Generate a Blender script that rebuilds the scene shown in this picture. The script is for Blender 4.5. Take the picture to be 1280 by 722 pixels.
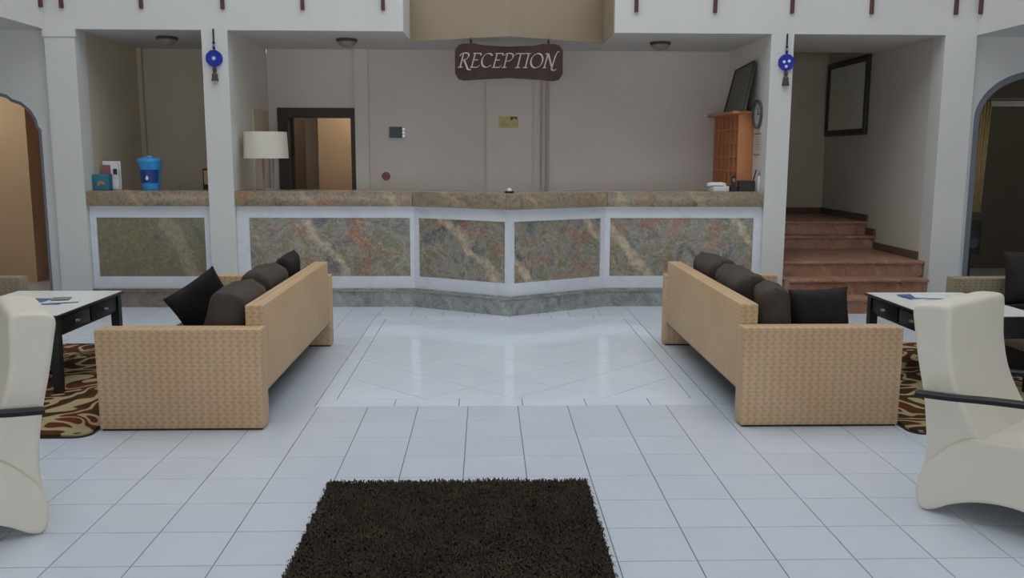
import bpy, bmesh, math, random
from mathutils import Vector, Matrix
R = math.radians
random.seed(7)
for o in list(bpy.data.objects): bpy.data.objects.remove(o)
scene = bpy.context.scene
C = scene.collection

# ------------------------------------------------------------------ camera
CAM_H = 1.604
F_PX, PITCH, YAW, ROLL = 1118.4, 0.14944, 0.029557, 0.0030
cam_d = bpy.data.cameras.new('camera'); cam = bpy.data.objects.new('camera', cam_d); C.objects.link(cam)
cam_d.sensor_width = 36.0; cam_d.lens = F_PX / 1280 * 36.0; cam_d.clip_end = 200
fwd = Vector((math.sin(YAW)*math.cos(PITCH), math.cos(YAW)*math.cos(PITCH), -math.sin(PITCH)))
rt = Vector((math.cos(YAW), -math.sin(YAW), 0)); up = rt.cross(fwd)
r2 = math.cos(ROLL)*rt + math.sin(ROLL)*up; u2 = -math.sin(ROLL)*rt + math.cos(ROLL)*up
cam.matrix_world = Matrix(((r2.x, u2.x, -fwd.x, 0), (r2.y, u2.y, -fwd.y, 0), (r2.z, u2.z, -fwd.z, CAM_H), (0, 0, 0, 1)))
scene.camera = cam
def in_frame(x, y, z=0.0, m=0):
    v = Vector((x, y, z - CAM_H)); d = v.dot(fwd)
    if d < .2: return False
    px = 640 + F_PX*v.dot(r2)/d; py = 361 - F_PX*v.dot(u2)/d
    return -m < px < 1280+m and -m < py < 722+m

# ------------------------------------------------------------------ light
w = bpy.data.worlds.new('world'); scene.world = w; w.use_nodes = True
bg = w.node_tree.nodes['Background']
bg.inputs[0].default_value = (0.93, 0.97, 1.0, 1); bg.inputs[1].default_value = 1.0
scene.view_settings.view_transform = 'Standard'; scene.view_settings.look = 'None'
scene.view_settings.gamma = 1; scene.view_settings.use_curve_mapping = False
scene.view_settings.exposure = 0.90

# ------------------------------------------------------------------ material helpers
def nt(name):
    m = bpy.data.materials.new(name); m.use_nodes = True
    t = m.node_tree; b = t.nodes['Principled BSDF']
    return m, t, b
def node(t, typ, **kw):
    n = t.nodes.new(typ)
    for k, v in kw.items():
        if k in n.inputs: n.inputs[k].default_value = v
        else: setattr(n, k, v)
    return n
def ramp(t, stops, interp='LINEAR'):
    n = t.nodes.new('ShaderNodeValToRGB'); e = n.color_ramp.elements
    while len(e) < len(stops): e.new(0.5)
    for i, (p, c) in enumerate(stops): e[i].position = p; e[i].color = (*c, 1)
    n.color_ramp.interpolation = interp
    return n
def lin(r, g, b):
    f = lambda c: ((c/255+.055)/1.055)**2.4 if c/255 > .04045 else c/255/12.92
    return (f(r), f(g), f(b))
def plain(name, col, rough=.6, var=.06, nscale=6, bump=.0, bscale=60, metal=0, spec=.5):
    """paint / plastic / metal: colour with a little soft mottling and fine relief"""
    m, t, b = nt(name)
    b.inputs['Roughness'].default_value = rough; b.inputs['Metallic'].default_value = metal
    b.inputs['Specular IOR Level'].default_value = spec
    tc = node(t, 'ShaderNodeTexCoord')
    n = node(t, 'ShaderNodeTexNoise', Scale=nscale, Detail=4.0)
    t.links.new(tc.outputs['Object'], n.inputs['Vector'])
    r = ramp(t, [(.3, tuple(c*(1-var) for c in col)), (.7, tuple(min(1, c*(1+var)) for c in col))])
    t.links.new(n.outputs['Fac'], r.inputs[0]); t.links.new(r.outputs[0], b.inputs['Base Color'])
    if bump:
        n2 = node(t, 'ShaderNodeTexNoise', Scale=bscale, Detail=3.0); t.links.new(tc.outputs['Object'], n2.inputs['Vector'])
        bp = node(t, 'ShaderNodeBump', Strength=bump, Distance=.004); t.links.new(n2.outputs['Fac'], bp.inputs['Height'])
        t.links.new(bp.outputs[0], b.inputs['Normal'])
    return m
def tile_mat(name, col, rough, var):
    m, t, b = nt(name); b.inputs['Roughness'].default_value = rough
    tc = node(t, 'ShaderNodeTexCoord'); n = node(t, 'ShaderNodeTexNoise', Scale=3.0, Detail=5.0)
    geo = node(t, 'ShaderNodeNewGeometry'); t.links.new(geo.outputs['Position'], n.inputs['Vector'])
    oi = node(t, 'ShaderNodeObjectInfo')
    ad = node(t, 'ShaderNodeMath', operation='MULTIPLY_ADD'); ad.inputs[1].default_value = .35
    t.links.new(oi.outputs['Random'], ad.inputs[0]); t.links.new(n.outputs['Fac'], ad.inputs[2])
    r = ramp(t, [(.35, tuple(c*(1-var) for c in col)), (.95, tuple(c*(1+var) for c in col))])
    t.links.new(ad.outputs[0], r.inputs[0]); t.links.new(r.outputs[0], b.inputs['Base Color'])
    return m
def marble(name, stops, vein, scale=2.2, vscale=1.0, rough=.22, veinw=.5, grain=.25, red=None):
    m, t, b = nt(name); b.inputs['Roughness'].default_value = rough
    tc = node(t, 'ShaderNodeTexCoord'); oi = node(t, 'ShaderNodeObjectInfo')
    sc = node(t, 'ShaderNodeVectorMath', operation='SCALE'); sc.inputs['Scale'].default_value = 9.0
    cmb = node(t, 'ShaderNodeCombineXYZ')
    for i in range(3): t.links.new(oi.outputs['Random'], cmb.inputs[i])
    t.links.new(cmb.outputs[0], sc.inputs[0])
    geo = node(t, 'ShaderNodeNewGeometry')
    add = node(t, 'ShaderNodeVectorMath', operation='ADD'); t.links.new(geo.outputs['Position'], add.inputs[0]); t.links.new(sc.outputs[0], add.inputs[1])
    n = node(t, 'ShaderNodeTexNoise', Scale=scale, Detail=9.0, Roughness=.68, Distortion=.9); t.links.new(add.outputs[0], n.inputs['Vector'])
    r = ramp(t, stops); t.links.new(n.outputs['Fac'], r.inputs[0])
    last = r.outputs[0]
    if red:
        n3 = node(t, 'ShaderNodeTexNoise', Scale=scale*.9, Detail=7.0, Roughness=.7, Distortion=.5)
        off = node(t, 'ShaderNodeVectorMath', operation='ADD'); off.inputs[1].default_value = (5.3, 1.7, 8.1); t.links.new(add.outputs[0], off.inputs[0]); t.links.new(off.outputs[0], n3.inputs['Vector'])
        rr = ramp(t, [(.52, (0, 0, 0)), (.66, (1, 1, 1))]); t.links.new(n3.outputs['Fac'], rr.inputs[0])
        mx = node(t, 'ShaderNodeMix', data_type='RGBA'); mx.inputs[7].default_value = (*red, 1)
        ml = node(t, 'ShaderNodeMath', operation='MULTIPLY'); ml.inputs[1].default_value = .55; t.links.new(rr.outputs[0], ml.inputs[0])
        t.links.new(ml.outputs[0], mx.inputs[0]); t.links.new(last, mx.inputs[6]); last = mx.outputs[2]
    # long soft veins, broken up by noise
    mp = node(t, 'ShaderNodeMapping'); mp.inputs['Rotation'].default_value = (0, R(-52), R(10)); t.links.new(add.outputs[0], mp.inputs[0])
    wv = node(t, 'ShaderNodeTexWave', bands_direction='Z', Scale=.34*vscale, Distortion=3.2, Detail=5.0); wv.inputs['Detail Scale'].default_value = 1.6; wv.inputs['Detail Roughness'].default_value = .68
    t.links.new(mp.outputs[0], wv.inputs['Vector'])
    vr = ramp(t, [(.955, (0, 0, 0)), (1.0, (1, 1, 1))]); t.links.new(wv.outputs['Fac'], vr.inputs[0])
    nb = node(t, 'ShaderNodeTexNoise', Scale=14.0, Detail=6.0, Roughness=.7); t.links.new(add.outputs[0], nb.inputs['Vector'])
    nbr = ramp(t, [(.36, (.15, .15, .15)), (.62, (1, 1, 1))]); t.links.new(nb.outputs['Fac'], nbr.inputs[0])
    m2 = node(t, 'ShaderNodeMix', data_type='RGBA'); m2.inputs[7].default_value = (*vein, 1)
    ml = node(t, 'ShaderNodeMath', operation='MULTIPLY'); t.links.new(vr.outputs[0], ml.inputs[0]); t.links.new(nbr.outputs[0], ml.inputs[1])
    ml2 = node(t, 'ShaderNodeMath', operation='MULTIPLY'); ml2.inputs[1].default_value = veinw; t.links.new(ml.outputs[0], ml2.inputs[0])
    t.links.new(ml2.outputs[0], m2.inputs[0]); t.links.new(last, m2.inputs[6]); last = m2.outputs[2]
    # thin branching veins
    n5 = node(t, 'ShaderNodeTexNoise', Scale=scale*1.7, Detail=5.0, Roughness=.6, Distortion=.7); t.links.new(add.outputs[0], n5.inputs['Vector'])
    s5 = node(t, 'ShaderNodeMath', operation='SUBTRACT'); s5.inputs[1].default_value = .5; t.links.new(n5.outputs['Fac'], s5.inputs[0])
    a5 = node(t, 'ShaderNodeMath', operation='ABSOLUTE'); t.links.new(s5.outputs[0], a5.inputs[0])
    r5 = ramp(t, [(.0, (1, 1, 1)), (.022, (0, 0, 0))]); t.links.new(a5.outputs[0], r5.inputs[0])
    k5 = node(t, 'ShaderNodeMath', operation='MULTIPLY'); k5.inputs[1].default_value = veinw*.5; t.links.new(r5.outputs[0], k5.inputs[0])
    m5 = node(t, 'ShaderNodeMix', data_type='RGBA'); m5.inputs[7].default_value = (*[c*.9 for c in vein], 1)
    t.links.new(k5.outputs[0], m5.inputs[0]); t.links.new(last, m5.inputs[6]); last = m5.outputs[2]
    # fine crystals
    n4 = node(t, 'ShaderNodeTexNoise', Scale=38.0, Detail=5.0, Roughness=.7); t.links.new(add.outputs[0], n4.inputs['Vector'])
    hr = ramp(t, [(.3, (1-grain,)*3), (.7, (1+grain*.7,)*3)]); t.links.new(n4.outputs['Fac'], hr.inputs[0])
    m3 = node(t, 'ShaderNodeMix', data_type='RGBA', blend_type='MULTIPLY'); m3.inputs[0].default_value = 1
    t.links.new(last, m3.inputs[6]); t.links.new(hr.outputs[0], m3.inputs[7])
    t.links.new(m3.outputs[2], b.inputs['Base Color'])
    return m
def wicker(name, col):
    """woven strands: rows of short slanted stitches, the slant flipping row by row; metres on the UVs"""
    m, t, b = nt(name); b.inputs['Roughness'].default_value = .6
    uv = node(t, 'ShaderNodeTexCoord')
    sp = node(t, 'ShaderNodeSeparateXYZ'); t.links.new(uv.outputs['UV'], sp.inputs[0])
    def math_(op, a, v=None, c=None):
        n = node(t, 'ShaderNodeMath', operation=op)
        for i, x in enumerate((a, v, c)):
            if x is None: continue
            if isinstance(x, (int, float)): n.inputs[i].default_value = x
            else: t.links.new(x, n.inputs[i])
        return n.outputs[0]
    zig = math_('PINGPONG', sp.outputs[1], .024)
    ph = math_('MULTIPLY_ADD', zig, 6.2832/.046*.75, math_('MULTIPLY', sp.outputs[0], 6.2832/.046))
    st = math_('MULTIPLY_ADD', math_('SINE', ph), .5, .5)
    row = math_('MULTIPLY_ADD', math_('COSINE', math_('MULTIPLY', sp.outputs[1], 6.2832/.024)), -.5, .5)
    h = math_('MULTIPLY_ADD', row, .35, math_('MULTIPLY', st, .65))
    cr = ramp(t, [(.12, tuple(c*k for c, k in zip(col, (.86, .82, .77)))), (.6, col), (.95, tuple(min(1, c*1.06) for c in col))]); t.links.new(h, cr.inputs[0])
    n = node(t, 'ShaderNodeTexNoise', Scale=2.2, Detail=4.0); t.links.new(uv.outputs['UV'], n.inputs['Vector'])
    r = ramp(t, [(.3, (.92, .88, .84)), (.7, (1.04, 1.04, 1.04))]); t.links.new(n.outputs['Fac'], r.inputs[0])
    mx = node(t, 'ShaderNodeMix', data_type='RGBA', blend_type='MULTIPLY'); mx.inputs[0].default_value = 1
    t.links.new(cr.outputs[0], mx.inputs[6]); t.links.new(r.outputs[0], mx.inputs[7]); t.links.new(mx.outputs[2], b.inputs['Base Color'])
    bp = node(t, 'ShaderNodeBump', Strength=.45, Distance=.006); t.links.new(h, bp.inputs['Height']); t.links.new(bp.outputs[0], b.inputs['Normal'])
    return m
def swirl_rug(name):
    m, t, b = nt(name); b.inputs['Roughness'].default_value = .95; b.inputs['Specular IOR Level'].default_value = .1
    tc = node(t, 'ShaderNodeTexCoord')
    n0 = node(t, 'ShaderNodeTexNoise', Scale=2.6, Detail=1.0); t.links.new(tc.outputs['Object'], n0.inputs['Vector'])
    base = ramp(t, [(.42, lin(74, 44, 26)), (.5, lin(60, 48, 28)), (.58, lin(98, 50, 34))]); t.links.new(n0.outputs['Fac'], base.inputs[0])
    n = node(t, 'ShaderNodeTexNoise', Scale=2.7, Detail=.4, Distortion=1.3); t.links.new(tc.outputs['Object'], n.inputs['Vector'])
    k = node(t, 'ShaderNodeMath', operation='MULTIPLY'); k.inputs[1].default_value = 5.0; t.links.new(n.outputs['Fac'], k.inputs[0])
    fr = node(t, 'ShaderNodeMath', operation='PINGPONG'); fr.inputs[1].default_value = .5; t.links.new(k.outputs[0], fr.inputs[0])
    line = ramp(t, [(.29, (0, 0, 0)), (.33, (1, 1, 1))]); t.links.new(fr.outputs[0], line.inputs[0])
    mx = node(t, 'ShaderNodeMix', data_type='RGBA'); mx.inputs[7].default_value = (*lin(172, 156, 118), 1)
    t.links.new(line.outputs[0], mx.inputs[0]); t.links.new(base.outputs[0], mx.inputs[6]); t.links.new(mx.outputs[2], b.inputs['Base Color'])
    n2 = node(t, 'ShaderNodeTexNoise', Scale=220.0); t.links.new(tc.outputs['Object'], n2.inputs['Vector'])
    bp = node(t, 'ShaderNodeBump', Strength=.5, Distance=.004); t.links.new(n2.outputs['Fac'], bp.inputs['Height']); t.links.new(bp.outputs[0], b.inputs['Normal'])
    return m

WHITE = lin(214, 216, 216)
M = dict(
    white=plain('white_paint', lin(218, 217, 214), .7, .02, 2, .15, 40),
    soffit=plain('soffit_paint', lin(214, 214, 212), .8, .03, 2),
    recess=plain('warm_white_paint', lin(228, 221, 212), .8, .03, 1.5, .12, 40),
    mauve=plain('pale_mauve_paint', lin(229, 217, 208), .8, .04, 1.2, .12, 40),
    brownwall=plain('warm_grey_paint', lin(208, 196, 176), .8, .05, 1.5, .12, 40),
    beige=plain('beige_cladding', lin(164, 148, 126), .7, .03, 1.5),
    tan=plain('tan_paint', lin(206, 178, 144), .8, .03, 2),
    tanbrown=plain('rosy_brown_paint', lin(190, 158, 136), .8, .04, 2),
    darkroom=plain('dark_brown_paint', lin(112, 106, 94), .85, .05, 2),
    lining=plain('blue_grey_lining', lin(122, 124, 134), .6, .04, 3),
    greystone=plain('grey_stone', lin(140, 142, 140), .6, .1, 8),
    grout=plain('grout', lin(120, 124, 130), .9, .08, 20),
    tile=tile_mat('grey_white_tile', lin(212, 219, 231), .24, .03),
    ptile=tile_mat('polished_white_tile', lin(226, 236, 248), .07, .025),
    frame_marble=marble('white_marble', [(.3, lin(218, 222, 230)), (.7, lin(228, 232, 238))], lin(190, 196, 208), 1.4, 1.4, .3, .3, grain=.02),
    marble=marble('multicolour_marble', [(.30, lin(88, 92, 94)), (.42, lin(128, 130, 126)), (.50, lin(158, 152, 140)), (.58, lin(130, 126, 104)), (.70, lin(176, 168, 152))], lin(226, 202, 170), 3.4, 1.0, .25, .9, red=lin(184, 104, 76)),
    marble_green=marble('olive_marble', [(.28, lin(92, 94, 90)), (.45, lin(128, 124, 106)), (.6, lin(132, 126, 92)), (.8, lin(150, 146, 136))], lin(200, 178, 156), 3.0, .8, .25, .5),
    slab=marble('brown_marble_slab', [(.30, lin(96, 94, 90)), (.42, lin(142, 130, 112)), (.52, lin(160, 146, 120)), (.62, lin(120, 116, 108)), (.75, lin(176, 158, 130))], lin(200, 174, 138), 7.0, 1.4, .25, .7, red=lin(178, 118, 82)),
    plinth=marble('grey_marble', [(.3, lin(116, 118, 116)), (.5, lin(158, 160, 158)), (.75, lin(182, 184, 182))], lin(204, 204, 198), 6.0, 2.0, .3, .5),
    redplinth=marble('brown_plinth_marble', [(.3, lin(116, 104, 96)), (.55, lin(148, 134, 124)), (.8, lin(166, 154, 144))], lin(184, 168, 154), 6.0, 2.0, .35, .3),
    stair=marble('red_marble', [(.28, lin(122, 86, 68)), (.45, lin(162, 120, 98)), (.6, lin(176, 138, 114)), (.8, lin(148, 104, 84))], lin(204, 176, 150), 6.0, 2.0, .35, .5, red=lin(172, 98, 76)),
    skirting=plain('brown_stone_skirting', lin(104, 84, 72), .5, .15, 10),
    wicker=wicker('woven_rattan', lin(208, 178, 142)),
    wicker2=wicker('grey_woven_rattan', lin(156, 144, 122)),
    brown_fabric=plain('brown_velour', lin(84, 76, 70), .95, .12, 9, .3, 300, spec=.15),
    black_fabric=plain('black_fabric', lin(48, 44, 44), .85, .12, 9, .3, 300, spec=.2),
    cream=plain('cream_leatherette', lin(228, 221, 206), .55, .025, 5, .25, 350),
    black_wood=plain('black_lacquer_wood', lin(28, 28, 30), .45, .1, 12, spec=.35),
    black=plain('black_plastic', lin(30, 31, 33), .45, .05, 10),
    tabletop=plain('white_table_top', lin(238, 239, 234), .3, .03, 4),
    silver=plain('silver_metal', lin(190, 190, 188), .25, .04, 10, metal=1),
    dark_wood=plain('dark_brown_wood', lin(58, 48, 40), .5, .12, 8),
    redwood=plain('dark_red_painted_wood', lin(96, 58, 60), .55, .1, 14),
    orange_wood=plain('orange_varnished_wood', lin(206, 136, 92), .45, .08, 6),
    orange_dark=plain('orange_wood_inside', lin(130, 70, 44), .6, .1, 8),
    sign=plain('dark_sign_wood', lin(72, 56, 50), .75, .12, 9, spec=.2),
    lettering=plain('pale_lettering', lin(200, 182, 174), .6, .06, 12),
    shade=plain('cream_lamp_shade', lin(220, 214, 200), .8, .03, 8),
    nazar=plain('cobalt_glass', lin(30, 42, 160), .15, .08, 10),
    nazarwhite=plain('white_glass', lin(225, 230, 235), .2, .02, 10),
    nazarblue=plain('pale_blue_glass', lin(110, 170, 220), .2, .02, 10),
    cord=plain('dark_cord', lin(52, 50, 56), .9, .1, 30),
    tassel=plain('grey_brown_tassel', lin(84, 74, 72), .95, .15, 60),
    glassfix=plain('frosted_lamp_glass', lin(150, 142, 128), .4, .05, 10),
    fixdark=plain('dark_bronze_rim', lin(70, 64, 56), .5, .1, 10),
    picture=plain('dull_grey_print', lin(226, 226, 214), .3, .06, 3),
    pictureframe=plain('black_picture_frame', lin(52, 52, 46), .5, .1, 10),
    panel_dark=plain('dull_olive_board', lin(98, 96, 88), .5, .08, 4),
    paper=plain('white_paper', lin(224, 226, 228), .7, .04, 10),
    bluepaper=plain('blue_print_paper', lin(90, 104, 150), .6, .25, 14),
    teal=plain('teal_card', lin(46, 118, 140), .6, .12, 20),
    water=plain('blue_bottle_plastic', lin(60, 152, 220), .15, .14, 9),
    waterlabel=plain('dark_blue_label', lin(30, 66, 136), .4, .1, 20),
    yellow=plain('yellow_notice', lin(206, 192, 130), .6, .12, 25),
    screen=plain('dark_green_panel', lin(40, 52, 54), .3, .1, 20),
    redspot=plain('dull_red_plastic', lin(150, 92, 100), .5, .06, 20),
    pipe=plain('taupe_pipe', lin(196, 184, 176), .6, .05, 10),
    stairwall=plain('stair_white_paint', lin(212, 206, 196), .8, .04, 1.5, .12, 40),
    doorbeige=plain('beige_door', lin(214, 198, 178), .6, .03, 3),
    brass=plain('gilt_curtain', lin(196, 170, 120), .5, .15, 20),
    dial=plain('clock_dial', lin(206, 208, 198), .4, .03, 10),
    clockrim=plain('green_grey_rim', lin(86, 100, 96), .3, .05, 10),
    shag=plain('dark_brown_shag', lin(74, 66, 56), 1.0, .25, 7, spec=.05),
    rugswirl=swirl_rug('swirl_patterned_rug'),
    orangeprint=plain('orange_print', lin(180, 130, 84), .5, .25, 30),
)

# ------------------------------------------------------------------ object helpers
def link(o, parent=None):
    C.objects.link(o)
    if parent is not None: o.parent = parent
    return o
def mesh(name, V, F, mat, parent=None, smooth=False, uv=True):
    me = bpy.data.meshes.new(name); me.from_pydata([tuple(v) for v in V], [], F)
    bm = bmesh.new(); bm.from_mesh(me); bmesh.ops.recalc_face_normals(bm, faces=bm.faces)
    bm.to_mesh(me); bm.free()
    return finish(name, me, mat, parent, smooth, uv)
def finish(name, me, mat, parent=None, smooth=False, uv=True):
    if mat: me.materials.append(M[mat])
    if smooth:
        for p in me.polygons: p.use_smooth = True
        if smooth != True: me.set_sharp_from_angle(angle=R(smooth))
    for p in me.polygons:
        if p.loop_total > 12: p.use_smooth = False
    if uv:
        l = me.uv_layers.new(name='UVMap')
        for p in me.polygons:
            n = p.normal; a = max(range(3), key=lambda i: abs(n[i]))
            for li in p.loop_indices:
                c = me.vertices[me.loops[li].vertex_index].co
                l.data[li].uv = (c.y, c.z) if a == 0 else (c.x, c.z) if a == 1 else (c.x, c.y)
    return link(bpy.data.objects.new(name, me), parent)
def from_bm(name, bm, mat, parent=None, smooth=False):
    bmesh.ops.recalc_face_normals(bm, faces=bm.faces)
    me = bpy.data.meshes.new(name); bm.to_mesh(me); bm.free()
    return finish(name, me, mat, parent, smooth)
def bm_box(bm, x0, x1, y0, y1, z0, z1):
    r = bmesh.ops.create_cube(bm, size=1)
    for v in r['verts']:
        v.co = Vector(((x0+x1)/2+v.co.x*(x1-x0), (y0+y1)/2+v.co.y*(y1-y0), (z0+z1)/2+v.co.z*(z1-z0)))
    return r['verts']
def box(name, x0, x1, y0, y1, z0, z1, mat, parent=None, bev=0, seg=2):
    bm = bmesh.new(); bm_box(bm, min(x0, x1), max(x0, x1), min(y0, y1), max(y0, y1), z0, z1)
    if bev: bmesh.ops.bevel(bm, geom=list(bm.edges), offset=bev, segments=seg, affect='EDGES', profile=.5)
    return from_bm(name, bm, mat, parent, 40 if bev else False)
def prism(name, pts, z0, z1, mat, parent=None, axis='z', bev=0):
    """polygon extruded along an axis: axis z -> pts are (x,y); axis y -> pts are (x,z), z0..z1 are y; axis x -> pts (y,z)"""
    f = {'z': lambda p, h: (p[0], p[1], h), 'y': lambda p, h: (p[0], h, p[1]), 'x': lambda p, h: (h, p[0], p[1])}[axis]
    n = len(pts); V = [f(p, z0) for p in pts] + [f(p, z1) for p in pts]
    F = [list(range(n)), list(range(2*n-1, n-1, -1))] + [[i, (i+1) % n, n+(i+1) % n, n+i] for i in range(n)]
    if bev:
        bm = bmesh.new(); vs = [bm.verts.new(v) for v in V]
        for q in F: bm.faces.new([vs[i] for i in q])
        bmesh.ops.bevel(bm, geom=list(bm.edges), offset=bev, segments=2, affect='EDGES', profile=.5)
        return from_bm(name, bm, mat, parent, 40)
    return mesh(name, V, F, mat, parent)
def lathe(name, prof, mat, parent=None, loc=(0, 0, 0), n=32, sx=1, sy=1, smooth=45):
    V, F = [], []
    for (r, z) in prof:
        for k in range(n):
            a = 2*math.pi*k/n; V.append((loc[0]+sx*r*math.cos(a), loc[1]+sy*r*math.sin(a), loc[2]+z))
    for i in range(len(prof)-1):
        for k in range(n): F.append([i*n+k, i*n+(k+1) % n, (i+1)*n+(k+1) % n, (i+1)*n+k])
    F.append(list(range(n))); F.append([(len(prof)-1)*n+k for k in range(n)])
    return mesh(name, V, F, mat, parent, smooth)
def tube(name, pts, r, mat, parent=None, n=10):
    V, F = [], []; P = [Vector(p) for p in pts]
    for i, p in enumerate(P):
        d = (P[min(i+1, len(P)-1)]-P[max(i-1, 0)]).normalized()
        a = d.cross(Vector((0, 0, 1))) if abs(d.z) < .95 else d.cross(Vector((1, 0, 0)))
        a.normalize(); b = d.cross(a)
        for k in range(n):
            t = 2*math.pi*k/n; V.append(p + r*(math.cos(t)*a+math.sin(t)*b))
    for i in range(len(P)-1):
        for k in range(n): F.append([i*n+k, i*n+(k+1) % n, (i+1)*n+(k+1) % n, (i+1)*n+k])
    F.append(list(range(n))); F.append([(len(P)-1)*n+k for k in range(n)])
    return mesh(name, V, F, mat, parent, 50)
def disc_y(name, cx, y0, y1, cz, r, mat, parent=None, n=32, axis='y', bev=0):
    pts = [(cx+r*math.cos(2*math.pi*k/n), cz+r*math.sin(2*math.pi*k/n)) for k in range(n)]
    return prism(name, pts, y0, y1, mat, parent, axis, bev)
def tag(o, label, cat, group=None):
    o['label'] = label; o['category'] = cat
    if group: o['group'] = group
    return o
def thing(name, label, cat, loc=(0, 0, 0), rz=0, group=None):
    o = bpy.data.objects.new(name, None); o.empty_display_size = .1
    o.location = loc; o.rotation_euler = (0, 0, rz)
    return tag(link(o), label, cat, group)
def struct(o, label=None):
    o['kind'] = 'structure'
    if label: o['label'] = label
    return o
def catmull(P, k=6, closed=False):
    out = []; n = len(P)
    for i in range(n if closed else n-1):
        p = [P[(i+j) % n] if closed else P[max(0, min(n-1, i+j))] for j in (-1, 0, 1, 2)]
        for s in range(k):
            t = s/k
            out.append(tuple(.5*((2*p[1][d])+(-p[0][d]+p[2][d])*t+(2*p[0][d]-5*p[1][d]+4*p[2][d]-p[3][d])*t*t+(-p[0][d]+3*p[1][d]-3*p[2][d]+p[3][d])*t**3) for d in range(len(p[0]))))
    if not closed: out.append(tuple(P[-1]))
    return out

# ================================================================== STRUCTURE
T, TX, TY = .32, .2046, 5.5947           # floor tile size and grid origin
PX0, PX1, PY0, PY1 = -1.10, 1.482, TY, 8.815     # polished panel, outer edge
IX0, IX1, IY0, IY1 = -.985, 1.367, 5.765, 8.69   # inside of its border
FY = 9.37                                 # front plane of pillars and gallery edge
ZB = 2.83                                 # underside of the gallery
FZ = 3.34                                 # top of the gallery edge

fl = struct(box('floor', -8.6, 9.2, -4.5, 13.8, -.12, -.004, 'grout'), 'grey white tiled lobby floor')
def tile_mesh(name, poly, mat, h=.0045, j=.0022):
    """a tile as a low bevelled slab; poly around its own centre"""
    n = len(poly); cx = sum(p[0] for p in poly)/n; cy = sum(p[1] for p in poly)/n
    def ins(d):
        out = []
        for i in range(n):
            a, b, c = Vector(poly[i-1]), Vector(poly[i]), Vector(poly[(i+1) % n])
            e1 = (b-a).normalized(); e2 = (c-b).normalized()
            n1 = Vector((-e1.y, e1.x)); n2 = Vector((-e2.y, e2.x)); m = (n1+n2); m /= max(.2, m.dot(n1))
            out.append(b + m*d)
        return out
    area = sum(poly[i][0]*poly[(i+1) % n][1]-poly[(i+1) % n][0]*poly[i][1] for i in range(n))
    if area < 0: poly = poly[::-1]
    a, b = ins(j), ins(j+.0015)
    V = [(p.x, p.y, -h) for p in a]+[(p.x, p.y, -.0012) for p in a]+[(p.x, p.y, 0) for p in b]
    F = [[2*n+i for i in range(n)]]+[[i, (i+1) % n, n+(i+1) % n, n+i] for i in range(n)]+[[n+i, n+(i+1) % n, 2*n+(i+1) % n, 2*n+i] for i in range(n)]
    me = bpy.data.meshes.new(name); me.from_pydata(V, [], F); me.materials.append(M[mat])
    return me
sq = tile_mesh('tile', [(-T/2, -T/2), (T/2, -T/2), (T/2, T/2), (-T/2, T/2)], 'tile')
cells = []
for i in range(-26, 27):
    for k in range(-31, 25):
        cx, cy = TX+(i+.5)*T, TY+(k+.5)*T
        if not (-8.5 < cx < 9.1 and -4.3 < cy < 13.6): continue
        x0, x1, y0, y1 = cx-T/2, cx+T/2, cy-T/2, cy+T/2
        if x0 > PX0-.001 and x1 < PX1+.001 and y0 > PY0-.001 and y1 < PY1+.001: continue
        if x1 > PX0+.002 and x0 < PX1-.002 and y1 > PY0+.002 and y0 < PY1-.002:
            # cut tiles along the panel
            if cx < PX0 or x0 < PX0-.02: x1 = min(x1, PX0)
            elif cx > PX1 or x1 > PX1+.02: x0 = max(x0, PX1)
            elif y1 > PY1+.02: y0 = max(y0, PY1)
            else: continue
            if y1 > PY1+.02 and (x1 == PX0 or x0 == PX1):
                cells.append((PX0, cx+T/2, PY1, y1) if x1 == PX0 else (cx-T/2, PX1, PY1, y1))
            if x1-x0 < .02 or y1-y0 < .02: continue
        cells.append((x0, x1, y0, y1))
vis = [c for c in cells if in_frame((c[0]+c[1])/2, (c[2]+c[3])/2, 0, 25) and c[2] < 9.36]
vis.sort(key=lambda c: (c[0]+c[1])**2/4+(c[2]+c[3])**2/4)
first = set(vis[:298])
SV, SF = [], []
for c in cells:
    x0, x1, y0, y1 = c; cx, cy = (x0+x1)/2, (y0+y1)/2
    full = abs(x1-x0-T) < 1e-4 and abs(y1-y0-T) < 1e-4
    me = sq if full else tile_mesh('tile', [(x0-cx, y0-cy), (x1-cx, y0-cy), (x1-cx, y1-cy), (x0-cx, y1-cy)], 'tile')
    if c in first:
        o = link(bpy.data.objects.new('tile', me), fl); o.location = (cx, cy, 0)
    else:
        b0 = len(SV); SV += [(v.co.x+cx, v.co.y+cy, v.co.z) for v in me.vertices]; SF += [[b0+i for i in p.vertices] for p in me.polygons]
me = bpy.data.meshes.new('tile_field'); me.from_pydata(SV, [], SF); me.materials.append(M['tile'])
o = link(bpy.data.objects.new('tile_field', me), fl); o['kind'] = 'stuff'
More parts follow.
